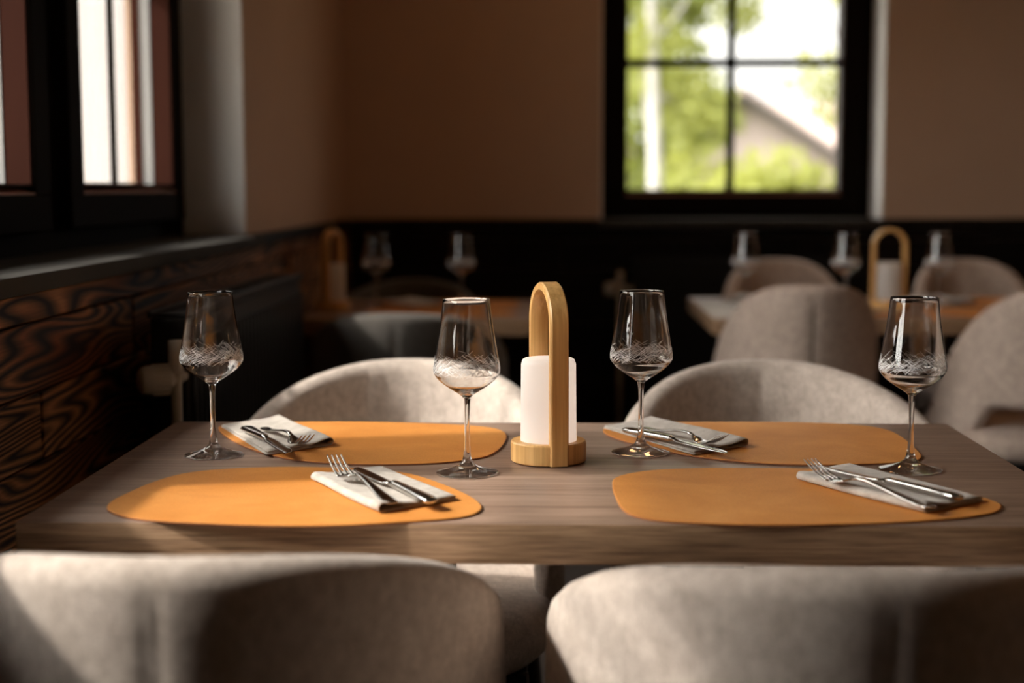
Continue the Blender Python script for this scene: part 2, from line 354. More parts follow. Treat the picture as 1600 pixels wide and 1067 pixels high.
def leaf_mat(name, c):
    m = new_mat(name, c, .5); nt = m.node_tree; b = nt.nodes['Principled BSDF']; o = nt.nodes['Material Output']
    tr = nt.nodes.new('ShaderNodeBsdfTranslucent'); tr.inputs[0].default_value = (c[0] * 1.3, c[1] * 1.25, c[2], 1); mx = nt.nodes.new('ShaderNodeMixShader'); mx.inputs[0].default_value = .5
    nt.links.new(b.outputs[0], mx.inputs[1]); nt.links.new(tr.outputs[0], mx.inputs[2]); nt.links.new(mx.outputs[0], o.inputs[0]); return m
M_LEAF = [leaf_mat('spring_leaf', (.33, .35, .10)), leaf_mat('fresh_leaf', (.28, .31, .09)), leaf_mat('pale_leaf', (.40, .41, .17))]
M_BIRCH = plaster('birch_bark', (.5, .47, .43), .6); M_BARK = plaster('grey_bark', (.18, .15, .12), .6)
def foliage(name, blobs, n, size, m, parent):
    V, F = [], []; rnd = random.Random(hash(name + str(n)) % 1000 if False else n)
    tot = sum(b[3] ** 2 for b in blobs)
    for (x, y, z, r) in blobs:
        for _ in range(int(n * r * r / tot)):
            dv = Vector((rnd.gauss(0, 1), rnd.gauss(0, 1), rnd.gauss(0, 1))).normalized() * r * rnd.random() ** .45
            c = Vector((x, y, z)) + Vector((dv.x, dv.y, dv.z * .85)); s = size * rnd.uniform(.6, 1.3)
            e = Euler((rnd.uniform(0, 6), rnd.uniform(0, 6), rnd.uniform(0, 6))).to_matrix(); i = len(V)
            for px, py in ((-1, 0), (0, -.55), (1, 0), (0, .55)): V.append(c + e @ Vector((px * s, py * s, .12 * s * abs(px))))
            F.append((i, i + 1, i + 2, i + 3))
    me = bpy.data.meshes.new(name); me.from_pydata(V, [], F); o = link(name, me, m, parent); o['kind'] = 'stuff'; return o
def tree(name, loc, label, bark, trunk_r, trunk_h, blobs, n, size, lm, branches=5):
    t = empty(name, loc, 0, label, 'tree', None)
    b = bmesh.new(); sweep(b, [(0, 0, 0), (.03, 0, trunk_h * .4), (-.02, .03, trunk_h * .75), (.02, 0, trunk_h)], [trunk_r, trunk_r * .85, trunk_r * .6, trunk_r * .3], 10); obj('trunk', b, bark, t, True)
    for k in range(branches):
        bl = blobs[k % len(blobs)]; z0 = trunk_h * (.45 + .1 * k)
        b = bmesh.new(); sweep(b, [(0, 0, z0), (bl[0] * .5, bl[1] * .5, lerp(z0, bl[2], .4)), (bl[0] * .9, bl[1] * .9, bl[2])], [trunk_r * .4, trunk_r * .25, trunk_r * .1], 7); obj('branch', b, bark, t, True)
    foliage('foliage', blobs, n, size, lm, t)
    return t
tree('birch_tree', (.86, 13.5, -.6), 'birch tree with white trunk outside rear window at left', M_BIRCH, .075, 4.6,
     [(-.10, .3, 2.9, .5), (.42, .4, 2.4, .5), (.5, .2, 3.7, .45), (-.5, .1, 3.9, .6), (.8, .5, 3.3, .28), (.1, .6, 4.6, .5), (.45, .9, 1.7, .5), (1.0, .6, 1.3, .42)], 2600, .062, M_LEAF[0])
tree('leafy_tree', (-.2, 17, -.6), 'broad spring green tree outside rear window, behind the birch', M_BARK, .16, 5.2,
     [(.9, 0, 2.3, 1.1), (.9, .4, 3.9, 1.1), (1.85, .3, 2.5, .5), (1.75, .4, 3.8, .4), (-.8, 0, 3.2, 1.2), (0, 0, 5.2, 1.2), (2.6, .2, 1.35, .5), (1.35, -.3, 3.0, .6), (1.3, -.2, 1.9, .6)], 7500, .085, M_LEAF[1])
tree('round_shrub', (2.05, 12.5, -.6), 'yellow green shrub outside rear window at lower right', M_BARK, .05, 1.6,
     [(-.25, 0, 1.72, .40), (.10, .2, 1.6, .36), (-.55, .2, 1.5, .45), (.0, 0, 1.2, .5), (-.3, 0, 1.3, .5)], 2600, .05, M_LEAF[0], 3)
tree('thin_tree', (3.3, 15, -.6), 'slender pale leafed tree outside rear window, against the sky', M_BARK, .04, 3.6,
     [(-.75, 0, 2.8, .35), (-.3, 0, 3.6, .4), (-1.0, .3, 4.3, .3), (-.5, 0, 2.45, .3)], 500, .06, M_LEAF[2], 4)
# neighbouring house with a pink tiled roof
M_TILE = plaster('pink_roof_tile', (.42, .32, .28), .85); M_VERGE = new_mat('grey_verge', (.06, .053, .05), .7); M_FAC = plaster('pale_facade', (.46, .37, .335), .93)
hs = empty('neighbour_house', (2.4, 26, -.6), 0, 'pale gabled house beyond the trees outside rear window', 'building')
fb = bmesh.new(); gv = [(-1.5, 0, 0), (2.6, 0, 0), (2.6, 0, 2.05), (.72, 0, 3.28), (-1.5, 0, 1.85)]
A = [fb.verts.new(p) for p in gv]; B = [fb.verts.new((x, y + 6, z)) for x, y, z in gv]
fb.faces.new(A); fb.faces.new(B[::-1])
for i in range(5): fb.faces.new((A[i], A[(i + 1) % 5], B[(i + 1) % 5], B[i]))
obj('house_wall', fb, M_FAC, hs)
def slab(nm, m, p, q, th, y0, y1):
    b = bmesh.new(); dx, dz = q[0] - p[0], q[1] - p[1]; L = math.hypot(dx, dz); nx, nz = -dz / L * th, dx / L * th
    vv = [(p[0], y0, p[1]), (q[0], y0, q[1]), (q[0] + nx, y0, q[1] + nz), (p[0] + nx, y0, p[1] + nz)]
    A = [b.verts.new(v) for v in vv]; B = [b.verts.new((v[0], y1, v[2])) for v in vv]; b.faces.new(A); b.faces.new(B[::-1])
    for i in range(4): b.faces.new((A[i], A[(i + 1) % 4], B[(i + 1) % 4], B[i]))
    return obj(nm, b, m, hs)
slab('roof', M_TILE, (.72, 3.29), (3.0, 1.80), .12, -.3, 6.2); slab('roof', M_TILE, (-1.9, 1.60), (.72, 3.29), .12, -.3, 6.2)
slab('verge_board', M_VERGE, (.72, 3.20), (3.0, 1.71), .11, -.36, -.3); slab('verge_board', M_VERGE, (-1.9, 1.51), (.72, 3.20), .11, -.36, -.3)
h2 = empty('far_house', (5.2, 34, -.6), 0, 'second pink roofed house farther off outside rear window', 'building')
bx('house_wall', M_FAC, h2, -2.5, 0, 0, 5, 5, 2.2)
b = bmesh.new(); P = [(-2.9, -.4, 2.2), (5.4, -.4, 2.2), (5.4, 5.4, 2.2), (-2.9, 5.4, 2.2), (-.6, 2.5, 3.7), (3.5, 2.5, 3.7)]; Vv = [b.verts.new(p) for p in P]
for f in ((0, 1, 5, 4), (1, 2, 5), (2, 3, 4, 5), (3, 0, 4), (3, 2, 1, 0)): b.faces.new([Vv[i] for i in f])
obj('roof', b, M_TILE, h2)

# ------------------------------------------------------------------ radiators
def radiator(name, loc, rz, L, h, label, head_dir):
    r = empty(name, loc, rz, label, 'radiator')       # local x along the wall, y = 0 at the front face, depth +y
    b = bmesh.new(); box(b, 0, .010, .12, L, .075, h - .012, .004, 1); obj('panel', b, M_BLACKG, r, angle=40)
    b = bmesh.new(); n = int(L / .034)
    for i in range(n): box(b, (i + .22) * L / n, 0, .16, (i + .78) * L / n, .012, h - .05, .003, 1)
    o = obj('flutes', b, M_BLACKG, r)
    b = bmesh.new(); box(b, 0, .002, h - .012, L, .010, h, .002, 1); box(b, 0, .072, h - .012, L, .080, h, .002, 1)
    n = int(L / .02)
    for i in range(n): box(b, (i + .1) * L / n, .010, h - .009, (i + .5) * L / n, .072, h - .003)
    obj('top_grille', b, M_BLACKG, r)
    b = bmesh.new(); sweep(b, [(-.045, .020, .02), (-.045, .020, h - .08)], .009, 10); sweep(b, [(-.045, .020, h - .11), (.002, .020, h - .11)], .010, 10); sweep(b, [(-.045, .020, h - .10), (-.045, .020, h - .045)], .013, 12); obj('valve_pipe', b, M_WHITEP, r, True)
    b = bmesh.new(); D = Vector(head_dir).normalized(); c = Vector((-.045, .020, h - .11))
    prof = [(.0, .010), (.008, .014), (.011, .022), (.035, .0245), (.048, .025), (.058, .023), (.064, .016), (.066, .0)]
    q = D.to_track_quat('Z', 'Y').to_matrix()
    bb = bmesh.new(); lathe(bb, prof[:-1], 28, True, True)
    for i in range(14):
        a = 2 * PI * i / 14; bb2 = Matrix.Rotation(a, 3, 'Z')
        s = len(bb.verts); box(bb, .0215, -.0022, .012, .0268, .0022, .040); bb.verts.ensure_lookup_table()
        for v in bb.verts[s:]: v.co = bb2 @ v.co
    for v in bb.verts: v.co = c + q @ v.co
    hd = obj('valve_head', bb, M_WHITEP, r, angle=35); hd['label'] = 'cream ribbed thermostat knob'
    return r
radiator('radiator', (-.62, 2.52, 0), PI / 2, 1.12, .905, 'long black fluted radiator under the left window sill', (-.45, .9, 0))
radiator('radiator', (.28, 5.47, 0), 0, .9, .85, 'black radiator under the rear window', (-1, -.6, 0))

# ------------------------------------------------------------------ unseen ceiling lamps added for warm fill (above the frame)
M_LAMP = bpy.data.materials.new('warm_fill_glass'); M_LAMP.use_nodes = True; _b = M_LAMP.node_tree.nodes['Principled BSDF']
_b.inputs['Emission Color'].default_value = (1, .52, .22, 1); _b.inputs['Emission Strength'].default_value = 20
for i, (x, y) in enumerate(((.5, 4.55), (2.5, 3.4), (2.7, 1.0))):
    lt_ = empty('ceiling_fill_lamp', (x, y, 2.75), 0, 'added warm fill lamp on the ceiling above the ' + ('rear tables', 'aisle', 'near aisle')[i], 'lamp', 'added fill lamps')
    b = bmesh.new(); lathe(b, [(-.05, .135), (-.001, .14)], 40, False, True); lathe(b, [(-.05, .122), (-.05, .135)], 40); obj('housing', b, M_BLACK, lt_, angle=40)
    b = bmesh.new(); lathe(b, [(-.052, .001), (-.05, .10), (-.046, .121)], 40, True); obj('diffuser', b, M_LAMP, lt_, True)

# ------------------------------------------------------------------ tables
def table(loc, w, dep, leg_x, label, group=None):
    t = empty('dining_table', loc, 0, label, 'table', group); th = .045
    b = bmesh.new(); box(b, 0, 0, .75 - th, w, dep, .75, .0012, 2); o = obj('tabletop', b, M_TABLE, t, angle=40)
    o.data.materials.append(M_EDGE)
    for p in o.data.polygons:
        if abs(p.normal.z) < .5: p.material_index = 1
    for x in leg_x:
        bx('leg', M_BLACK, t, x - .05, dep / 2 - .05, .012, x + .05, dep / 2 + .05, .70, bev=.003, seg=1)
        bx('base_plate', M_BLACK, t, x - .2 if len(leg_x) == 1 else x - .08, dep / 2 - .27, 0, x + .2 if len(leg_x) == 1 else x + .08, dep / 2 + .27, .012, bev=.003, seg=1)
    bx('underframe', M_BLACK, t, min(leg_x) - .1, dep / 2 - .18, .70 - .0, max(leg_x) + .1, dep / 2 + .18, .7048)
    return t
table((-.596, 1.598, 0), 1.2, .703, (.41, .79), 'wide walnut brown table laid for four in the foreground')
table((.436, 4.14, 0), 1.2, .80, (.4, .8), 'wooden table laid at the right in the background')
table((-.72, 4.10, 0), .645, .72, (.32,), 'small shaded wooden table in the left rear corner')

# ------------------------------------------------------------------ chairs
def smooth_step(a, b, x):
    t = min(1, max(0, (x - a) / (b - a))); return t * t * (3 - 2 * t)
def make_shell(a, b, h, thk, drop, seed, pleat=True):
    """curved upholstered back: plan half ellipse, back at y=0 (outer), arms forward (+y)"""
    rnd = random.Random(seed); bm = bmesh.new(); NT = 97; NP = 12
    th_max = math.radians(97); rings = []
    folds = [(rnd.uniform(-.85, .85), rnd.uniform(.012, .035), rnd.uniform(.0012, .0042)) for _ in range(22)]
    for i in range(NT):
        u = -1 + 2 * i / (NT - 1); u = math.copysign(abs(u) ** 1.0, u); th = u * th_max
        endf = max(0, (abs(u) - .93) / .07); sh = math.sqrt(max(0, 1 - endf ** 2)) * .93 + .07
        cx, cy = (a - thk / 2) * math.sin(th), b - (b - thk / 2) * math.cos(th)
        nx, ny = math.sin(th) / (a), -math.cos(th) / (b); L = math.hypot(nx, ny); nx /= L; ny /= L
        ztop = h - drop * (abs(th) / math.radians(70)) ** (2.3 if drop < .1 else 3.3)
        zb = lerp(.545, .41, smooth_step(.42, .66, abs(u)))
        zc = (ztop + zb) / 2; ztop = lerp(zc, ztop, sh); zb = lerp(zc, zb, sh); t = thk * sh
        ring = []
        R = t / 2
        pts = []
        for k in range(7): an = PI * k / 6; pts.append((R * math.cos(an), ztop - R + R * math.sin(an)))       # outer -> over the top -> inner
        for z in (.80, .60, .40, .2): pts.append((-R, lerp(zb + R, ztop - R, z)))
        for k in range(7): an = PI + PI * k / 6; pts.append((R * math.cos(an), zb + R + R * math.sin(an)))
        for z in (.2, .40, .60, .80): pts.append((R, lerp(zb + R, ztop - R, z)))
        for (o, z) in pts:
            if pleat and o < 0:                                       # soft vertical gathers on the inner face
                f = sum(am * math.exp(-((u - c) / w_) ** 2 * 2) for c, w_, am in folds); o += f * min(1, max(0, (ztop - z) / .05))
            if o > 0:                                                 # centre back seam drawn in
                o -= .004 * math.exp(-(th * a / .008) ** 2) * (1 if z < ztop - .03 else .3)
                o += .003 * math.sin(7 * u + seed) * smooth_step(0, .1, ztop - z)
            lean = (z - .45) * .10
            ring.append(bm.verts.new((cx + nx * o, cy + ny * o - lean * max(0, math.cos(th)) + .035, z)))
        rings.append(ring)
    n = len(rings[0])
    for A, B in zip(rings, rings[1:]):
        for k in range(n): bm.faces.new((A[k], A[(k + 1) % n], B[(k + 1) % n], B[k]))
    bm.faces.new(rings[0]); bm.faces.new(rings[-1][::-1])
    return bm
def make_chair(m, a, b, h, drop, seed, seam_m, label, group=None):
    t = empty('dining_chair', (0, 0, 0), 0, label, 'chair', group); thk = .052
    sh = obj('backrest', make_shell(a, b, h, thk, drop, seed), m, t, True)
    sm = bmesh.new(); sweep(sm, [(0, .035 - (z - .45) * .10 + .0065, z) for z in (.56, .62, .68, .74, h - .045)], .0042, 6); obj('seam', sm, M_SEAM, sh, True)
    for s in (-1, 1):
        th = s * math.radians(47); pts = []
        for z in (.50, .56, .62, .68, h - .075):
            cx, cy = (a - thk - .001) * math.sin(th), b - (b - thk - .001) * math.cos(th); pts.append((cx - s * (z - .5) * .12, cy + .035 - (z - .45) * .10 * math.cos(th) + (z - .5) * -.09, z))
    # seat cushion
    bm = bmesh.new(); rings = []
    NS = 48; aw = a - .012
    def outline(k, inset):
        an = 2 * PI * k / NS; c, s_ = math.cos(an), math.sin(an); e = .62
        return ((aw - inset) * math.copysign(abs(c) ** e, c), b - .03 + (b + .0 - .075 - inset) * math.copysign(abs(s_) ** (e + .1), s_) + .03)
    for z, ins in ((.402, .10), (.400, .05), (.405, .02), (.420, .004), (.440, 0), (.458, .004), (.474, .018), (.483, .045), (.487, .10), (.488, .16)):
        rings.append([bm.verts.new((*outline(k, ins), z)) for k in range(NS)])
    for A, B in zip(rings, rings[1:]):
        for k in range(NS): bm.faces.new((A[k], A[(k + 1) % NS], B[(k + 1) % NS], B[k]))
    bm.faces.new(rings[0][::-1]); bm.faces.new(rings[-1])
    obj('seat', bm, m, t, True)
    for sx in (-1, 1):
        for y in (.13, b * 1.55):
            bm = bmesh.new(); sweep(bm, [(sx * (a - .035), y + (.05 if y > .3 else -.04), 0), (sx * (a - .075), y, .40)], [.011, .018], 12); obj('leg', bm, M_BLACK, t, True)
    bx('seat_frame', M_BLACK, t, -a + .06, .11, .385, a - .06, b * 1.6, .401)
    return t
G1 = 'linen armchairs around the laid table'; G2 = 'armchairs around the background tables'
ch = make_chair(M_FAB, .285, .40, .80, .08, 1, M_SEAM, 'linen armchair at front left, backrest turned to the viewer', G1)
ch.location = (-.345, 1.225, 0)
c = copy_tree(ch); c.location = (.275, 1.195, 0); c['label'] = 'linen armchair at front right, cut by the right edge of the picture'
ch2 = make_chair(M_FAB, .285, .40, .80, .08, 5, M_SEAM2, 'linen armchair across the laid table, behind the wooden lantern on its left', G1)
ch2.location = (-.268, 2.765, 0); ch2.rotation_euler = (0, 0, PI)
ch3 = make_chair(M_FAB, .285, .40, .80, .08, 9, M_SEAM2, 'linen armchair across the laid table at its right half', G1)
ch3.location = (.373, 2.765, 0); ch3.rotation_euler = (0, 0, PI)
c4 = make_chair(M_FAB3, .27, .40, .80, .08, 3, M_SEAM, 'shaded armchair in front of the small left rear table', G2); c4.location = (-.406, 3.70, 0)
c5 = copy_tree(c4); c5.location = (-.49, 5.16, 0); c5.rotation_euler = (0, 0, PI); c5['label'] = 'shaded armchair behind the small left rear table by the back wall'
c6 = make_chair(M_FAB2, .235, .36, .86, .17, 4, M_SEAM, 'round backed taupe armchair at near side of right background table, left one', G2); c6.location = (.665, 3.86, 0)
c7 = copy_tree(c6); c7.location = (1.30, 3.74, 0); c7.rotation_euler = (0, 0, .12); c7['label'] = 'round backed taupe armchair cut by the right edge of the picture'
c8 = copy_tree(c6); c8.location = (.775, 5.32, 0); c8.rotation_euler = (0, 0, PI); c8['label'] = 'taupe armchair behind right background table, below the rear window'
c9 = copy_tree(c6); c9.location = (1.42, 5.32, 0); c9.rotation_euler = (0, 0, PI); c9['label'] = 'taupe armchair behind right background table, farthest right'

# ------------------------------------------------------------------ placemats
def catmull(P, n=6):
    out = []; L = len(P)
    for i in range(L):
        p0, p1, p2, p3 = (Vector(P[(i + k - 1) % L]) for k in range(4))
        for k in range(n):
            t = k / n; out.append(.5 * ((2 * p1) + (-p0 + p2) * t + (2 * p0 - 5 * p1 + 4 * p2 - p3) * t * t + (-p0 + 3 * p1 - 3 * p2 + p3) * t ** 3))
    return out
def placemat(P, label, group='tan leather placemats on the laid table', z=.7502, th=.0028):
    cx = sum(p[0] for p in P) / len(P); cy = sum(p[1] for p in P) / len(P)
    C = catmull([(p[0] - cx, p[1] - cy) for p in P]); bm = bmesh.new(); rings = []
    for s, zz in ((-.001, 0), (0, .0006), (0, th - .0006), (-.0012, th)):
        rings.append([bm.verts.new((p.x * (1 + s / .2), p.y * (1 + s / .2), zz)) for p in C])
    n = len(C)
    for a, b in zip(rings, rings[1:]):
        for i in range(n): bm.faces.new((a[i], a[(i + 1) % n], b[(i + 1) % n], b[i]))
    bm.faces.new(rings[0][::-1]); bm.faces.new(rings[-1])
    o = obj('placemat', bm, M_LEA); o.location = (cx, cy, z); o.data.materials.append(M_LEAE)
    for p in o.data.polygons:
        if p.normal.z < .5: p.material_index = 1
    return tag(o, label, 'placemat', group)
FL = [(-0.5135, 1.6626), (-0.5184, 1.7011), (-0.513, 1.7454), (-0.5019, 1.804), (-0.4808, 1.8580), (-0.4469, 1.8885), (-0.3914, 1.9079), (-0.3253, 1.9120), (-0.2571, 1.9040), (-0.2135, 1.8875), (-0.1776, 1.8601), (-0.132, 1.7918), (-0.1011, 1.7317), (-0.0858, 1.6821), (-0.0877, 1.6481), (-0.1021, 1.6248), (-0.1328, 1.6081), (-0.1873, 1.5911), (-0.2413, 1.5786), (-0.2962, 1.5763), (-0.3612, 1.5822), (-0.4265, 1.5932), (-0.4706, 1.6103), (-0.4989, 1.6359)]
FR = [(0.0688, 1.792), (0.0731, 1.8443), (0.0948, 1.8784), (0.1333, 1.9032), (0.192, 1.9153), (0.275, 1.9169), (0.3562, 1.9098), (0.4125, 1.8853), (0.4581, 1.8238), (0.494, 1.7553), (0.510, 1.7122), (0.5052, 1.681), (0.4853, 1.6538), (0.4376, 1.6268), (0.3708, 1.6065), (0.2988, 1.5955), (0.2292, 1.5909), (0.1742, 1.5948), (0.1199, 1.6072), (0.0896, 1.6289), (0.075, 1.6684), (0.0698, 1.739)]
BL = [(-0.5123, 2.2224), (-0.5061, 2.2604), (-0.4667, 2.279), (-0.3875, 2.2867), (-0.3077, 2.2881), (-0.227, 2.2801), (-0.1663, 2.2656), (-0.1161, 2.248), (-0.0856, 2.2183), (-0.0735, 2.1719), (-0.0733, 2.1108), (-0.0823, 2.0375), (-0.1011, 1.9879), (-0.1437, 1.9539), (-0.1935, 1.9391), (-0.2528, 1.9359), (-0.3135, 1.9479), (-0.3716, 1.9825), (-0.4293, 2.0511), (-0.4808, 2.1415)]
BR = [(0.0708, 2.2035), (0.0791, 2.2516), (0.1049, 2.280), (0.1797, 2.2939), (0.2593, 2.2965), (0.3386, 2.297), (0.4156, 2.2868), (0.4696, 2.2649), (0.4972, 2.2233), (0.5038, 2.1602), (0.5007, 2.0692), (0.4966, 2.0191), (0.483, 1.9805), (0.4498, 1.9612), (0.3796, 1.946), (0.3208, 1.9448), (0.2638, 1.9575), (0.1997, 1.9939), (0.1351, 2.0621), (0.0892, 2.1412)]
placemat(FL, 'tan leather placemat at the front left, crossed by a sun patch')
placemat(FR, 'tan leather placemat at the front right of the laid table')
placemat(BL, 'tan leather placemat at the back left of the laid table')
placemat(BR, 'tan leather placemat at the back right of the laid table')
def moved(P, dx, dy, sc=1): return [((p[0]) * sc + dx, p[1] * sc + dy) for p in P]
GB = 'placemats on the background tables'
placemat(moved(FL, 1.05, 2.57), 'tan placemat near the left corner of right background table', GB); placemat(moved(FR, 1.02, 2.57), 'tan placemat on the near right side of right background table', GB)
placemat(moved(BL, 1.05, 2.63), 'tan placemat on the far left side of right background table', GB); placemat(moved(BR, 1.04, 2.60), 'tan placemat on the far right side of right background table', GB)
placemat(moved(BR, -.62, 2.48), 'tan placemat at the far side of the small left rear table', GB); placemat(moved(FR, -.62, 2.55), 'tan placemat at the near side of the small left rear table', GB)

# ------------------------------------------------------------------ wine glasses
ZB = [(.128, .0412), (.1315, .0425), (.136, .0427), (.142, .0418), (.152, .0402), (.170, .0372), (.195, .0332), (.224, .0300)]
def fine(P, n=4):
    out = []
    for i in range(len(P) - 1):
        p0, p1, p2, p3 = (Vector(P[min(max(i + k - 1, 0), len(P) - 1)]) for k in range(4))
        for k in range(n):
            t = k / n; v = .5 * ((2 * p1) + (-p0 + p2) * t + (2 * p0 - 5 * p1 + 4 * p2 - p3) * t * t + (-p0 + 3 * p1 - 3 * p2 + p3) * t ** 3); out.append((v.x, max(v.y, .0003)))
    return out + [tuple(P[-1])]
def make_glass(label, group, thick=.0009):
    t = empty('wine_glass', (0, 0, 0), 0, label, 'glass', group)
    bm = bmesh.new()
    outer = fine([(.0975, .0048), (.0995, .0062), (.103, .0105), (.108, .0185), (.114, .0275), (.120, .0350), (.125, .0393)] + ZB) + [(.22435, .02990)]
    inner = [(.22435, .02935)] + fine([(z, r - thick) for z, r in ZB[::-1]] + [(.125, .0380), (.120, .0336), (.114, .0260), (.109, .0168), (.1065, .010), (.1055, .004), (.1052, .0004)])
    lathe(bm, outer + [(.2245, .02963)] + inner, 96, False, True); obj('bowl', bm, M_GLASS, t, True)
    bm = bmesh.new(); lathe(bm, fine([(.0165, .0068), (.020, .0056), (.026, .0045), (.036, .0038), (.060, .0033), (.085, .0037), (.093, .0043), (.0975, .0048)]), 48); obj('stem', bm, M_GLASS, t, True)
    bm = bmesh.new(); lathe(bm, [(.0006, .0005), (.0006, .02), (.0006, .037), (.0006, .0390), (.0007, .0396), (.0010, .0400), (.0014, .0402), (.0018, .0400), (.0021, .0396), (.0023, .0390)] + fine([(.0025, .0384), (.0036, .034), (.0062, .024), (.0095, .0148), (.0130, .0093), (.0165, .0068)]), 96, True); obj('foot', bm, M_FOOT, t, True)
    return t
def etching(parent, seed, n, rmark=True):
    rnd = random.Random(seed); V, F = [], []
    for k in range(n):
        z = rnd.triangular(.1285, .1535, .136); ph = rnd.uniform(0, 2 * PI); an = rnd.choice((1, 1, -1)) * math.radians(rnd.uniform(14, 52)); L = rnd.uniform(.007, .019) * (1 if z < .145 else .8); wd = rnd.uniform(.00013, .00026)
        prev = None
        for s in range(5):
            q = -L / 2 + L * s / 4; zz = z + q * math.sin(an); 
            if not .1275 <= zz <= .163: prev = None; continue
            r = interp(ZB, zz) + .00025; p = ph + q * math.cos(an) / r; i = len(V)
            for sg in (-1, 1):
                z2 = zz + sg * wd * math.cos(an); p2 = p - sg * wd * math.sin(an) / r; V.append((r * math.cos(p2), r * math.sin(p2), z2))
            if prev is not None: F.append((prev, prev + 1, i + 1, i))
            prev = i
    me = bpy.data.meshes.new('etched_band'); me.from_pydata(V, [], F); o = link('etched_band', me, M_ETCH, parent); o['kind'] = 'stuff'; o['label'] = 'band of fine white crossing scratches'
    return o
GG = 'etched wine glasses on the laid table'
g0 = make_glass('empty etched wine glass at the back left of the laid table', GG)
bowl0 = [c for c in g0.children if c.name.startswith('bowl')][0]; etching(bowl0, 3, 460)
spots = [((-.4694, 2.0053), 'empty etched wine glass at the back left corner, nearest the left wall', 0), ((-.114, 1.8845), 'empty etched wine glass just left of the bamboo lantern', 1.9),
         ((.1167, 2.0365), 'empty etched wine glass just right of the bamboo lantern', 3.6), ((.4583, 1.9178), 'empty etched wine glass at the right end of the laid table', 5.0)]
for i, ((x, y), lab, rz) in enumerate(spots):
    o = g0 if i == 0 else copy_tree(g0); o.location = (x, y, .7505); o.rotation_euler = (0, 0, rz); o['label'] = lab
for (x, y), lab in [((.571, 4.51), 'blurred wine glass nearest the left end of right background table'), ((.868, 4.50), 'blurred wine glass left of the lantern on right background table'), ((1.145, 4.50), 'blurred wine glass right of the lantern on right background table'),
                    ((-.545, 4.50), 'dim wine glass beside the lantern on the small left rear table'), ((-.287, 4.50), 'dim wine glass at the right side of the small left rear table')]:
    o = copy_tree(g0); o.location = (x, y, .7505); o.rotation_euler = (0, 0, x * 9); o['label'] = lab; o['group'] = 'blurred wine glasses on the background tables'

# ------------------------------------------------------------------ bamboo lanterns
def make_lantern(label):
    t = empty('table_lantern', (0, 0, 0), 0, label, 'lantern', 'bamboo lanterns on the tables')
    bm = bmesh.new(); lathe(bm, [(.001, .0005), (.001, .0492), (.0025, .0507), (.0265, .0507), (.0285, .049), (.0285, .0345), (.024, .0335), (.024, .0005)], 72, True, True); obj('base', bm, M_BAM, t, angle=40)
    bm = bmesh.new(); lathe(bm, [(.0245, .0372), (.026, .0376), (.131, .0366), (.1365, .0350), (.1385, .0325), (.1385, .0005)], 64, True, True); sh = obj('lamp_shade', bm, M_OPAL, t, angle=50); sh['label'] = 'white opal shade'
    bm = bmesh.new(); Ro, Ri, hw = .0525, .0415, .0125; path = [(0, 0)] + [(0, z) for z in (.03, .06, .09, .12, .15, .18)]; zc = .188; ring = []
    prof = [(-1, .0015, 0), (-1, .188, 0)]; n = 24
    pts = [(-1, z) for z in (.0012, .05, .10, .15)]
    seq = [('l', -1, z) for z in (.0012, .04, .08, .12, .16)] + [('a', PI - PI * k / n, 0) for k in range(n + 1)] + [('l', 1, z) for z in (.16, .12, .08, .04, .0012)]
    bev = .0022
    for kind, a_, z_ in seq:
        if kind == 'l': ux, uz, ox, oz = a_, 0, 0, z_
        else: ux, uz, ox, oz = math.cos(a_), math.sin(a_), 0, zc
        # cross-section corners (radial r, across y), slightly chamfered
        sec = [(Ri, -hw + bev), (Ri + bev * .6, -hw), (Ro - bev, -hw), (Ro, -hw + bev), (Ro, hw - bev), (Ro - bev, hw), (Ri + bev * .6, hw), (Ri, hw - bev)]
        ring.append([bm.verts.new((ox + ux * r, y, oz + uz * r)) for r, y in sec])
    for A, B in zip(ring, ring[1:]):
        for k in range(8): bm.faces.new((A[k], A[(k + 1) % 8], B[(k + 1) % 8], B[k]))
    bm.faces.new(ring[0]); bm.faces.new(ring[-1][::-1])
    obj('arch_handle', bm, M_BAM, t, angle=40)
    return t
lt = make_lantern('bamboo lantern with arched handle and white shade in the middle of the laid table'); lt.location = (-.0102, 1.9762, .7502); lt.rotation_euler = (0, 0, math.radians(-73))
M_OPAL_LIFT = M_OPAL.copy(); M_OPAL_LIFT.name = 'opal_shade_added_glow'; _b = M_OPAL_LIFT.node_tree.nodes['Principled BSDF']; _b.inputs['Emission Color'].default_value = (1, .87, .78, 1); _b.inputs['Emission Strength'].default_value = .5  # faint emission added to brighten the shade; the lantern itself is off
c = copy_tree(lt); c.location = (.99, 4.47, .7502); c.rotation_euler = (0, 0, .05); c['label'] = 'blurred arched lantern on the right background table'
c = copy_tree(lt); c.location = (-.665, 4.42, .7502); c.rotation_euler = (0, 0, 1.25); c['label'] = 'dim arched lantern on the small left rear table by the wall'

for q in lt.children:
    if q.name.startswith('lamp_shade'): q.data = q.data.copy(); q.data.materials[0] = M_OPAL_LIFT
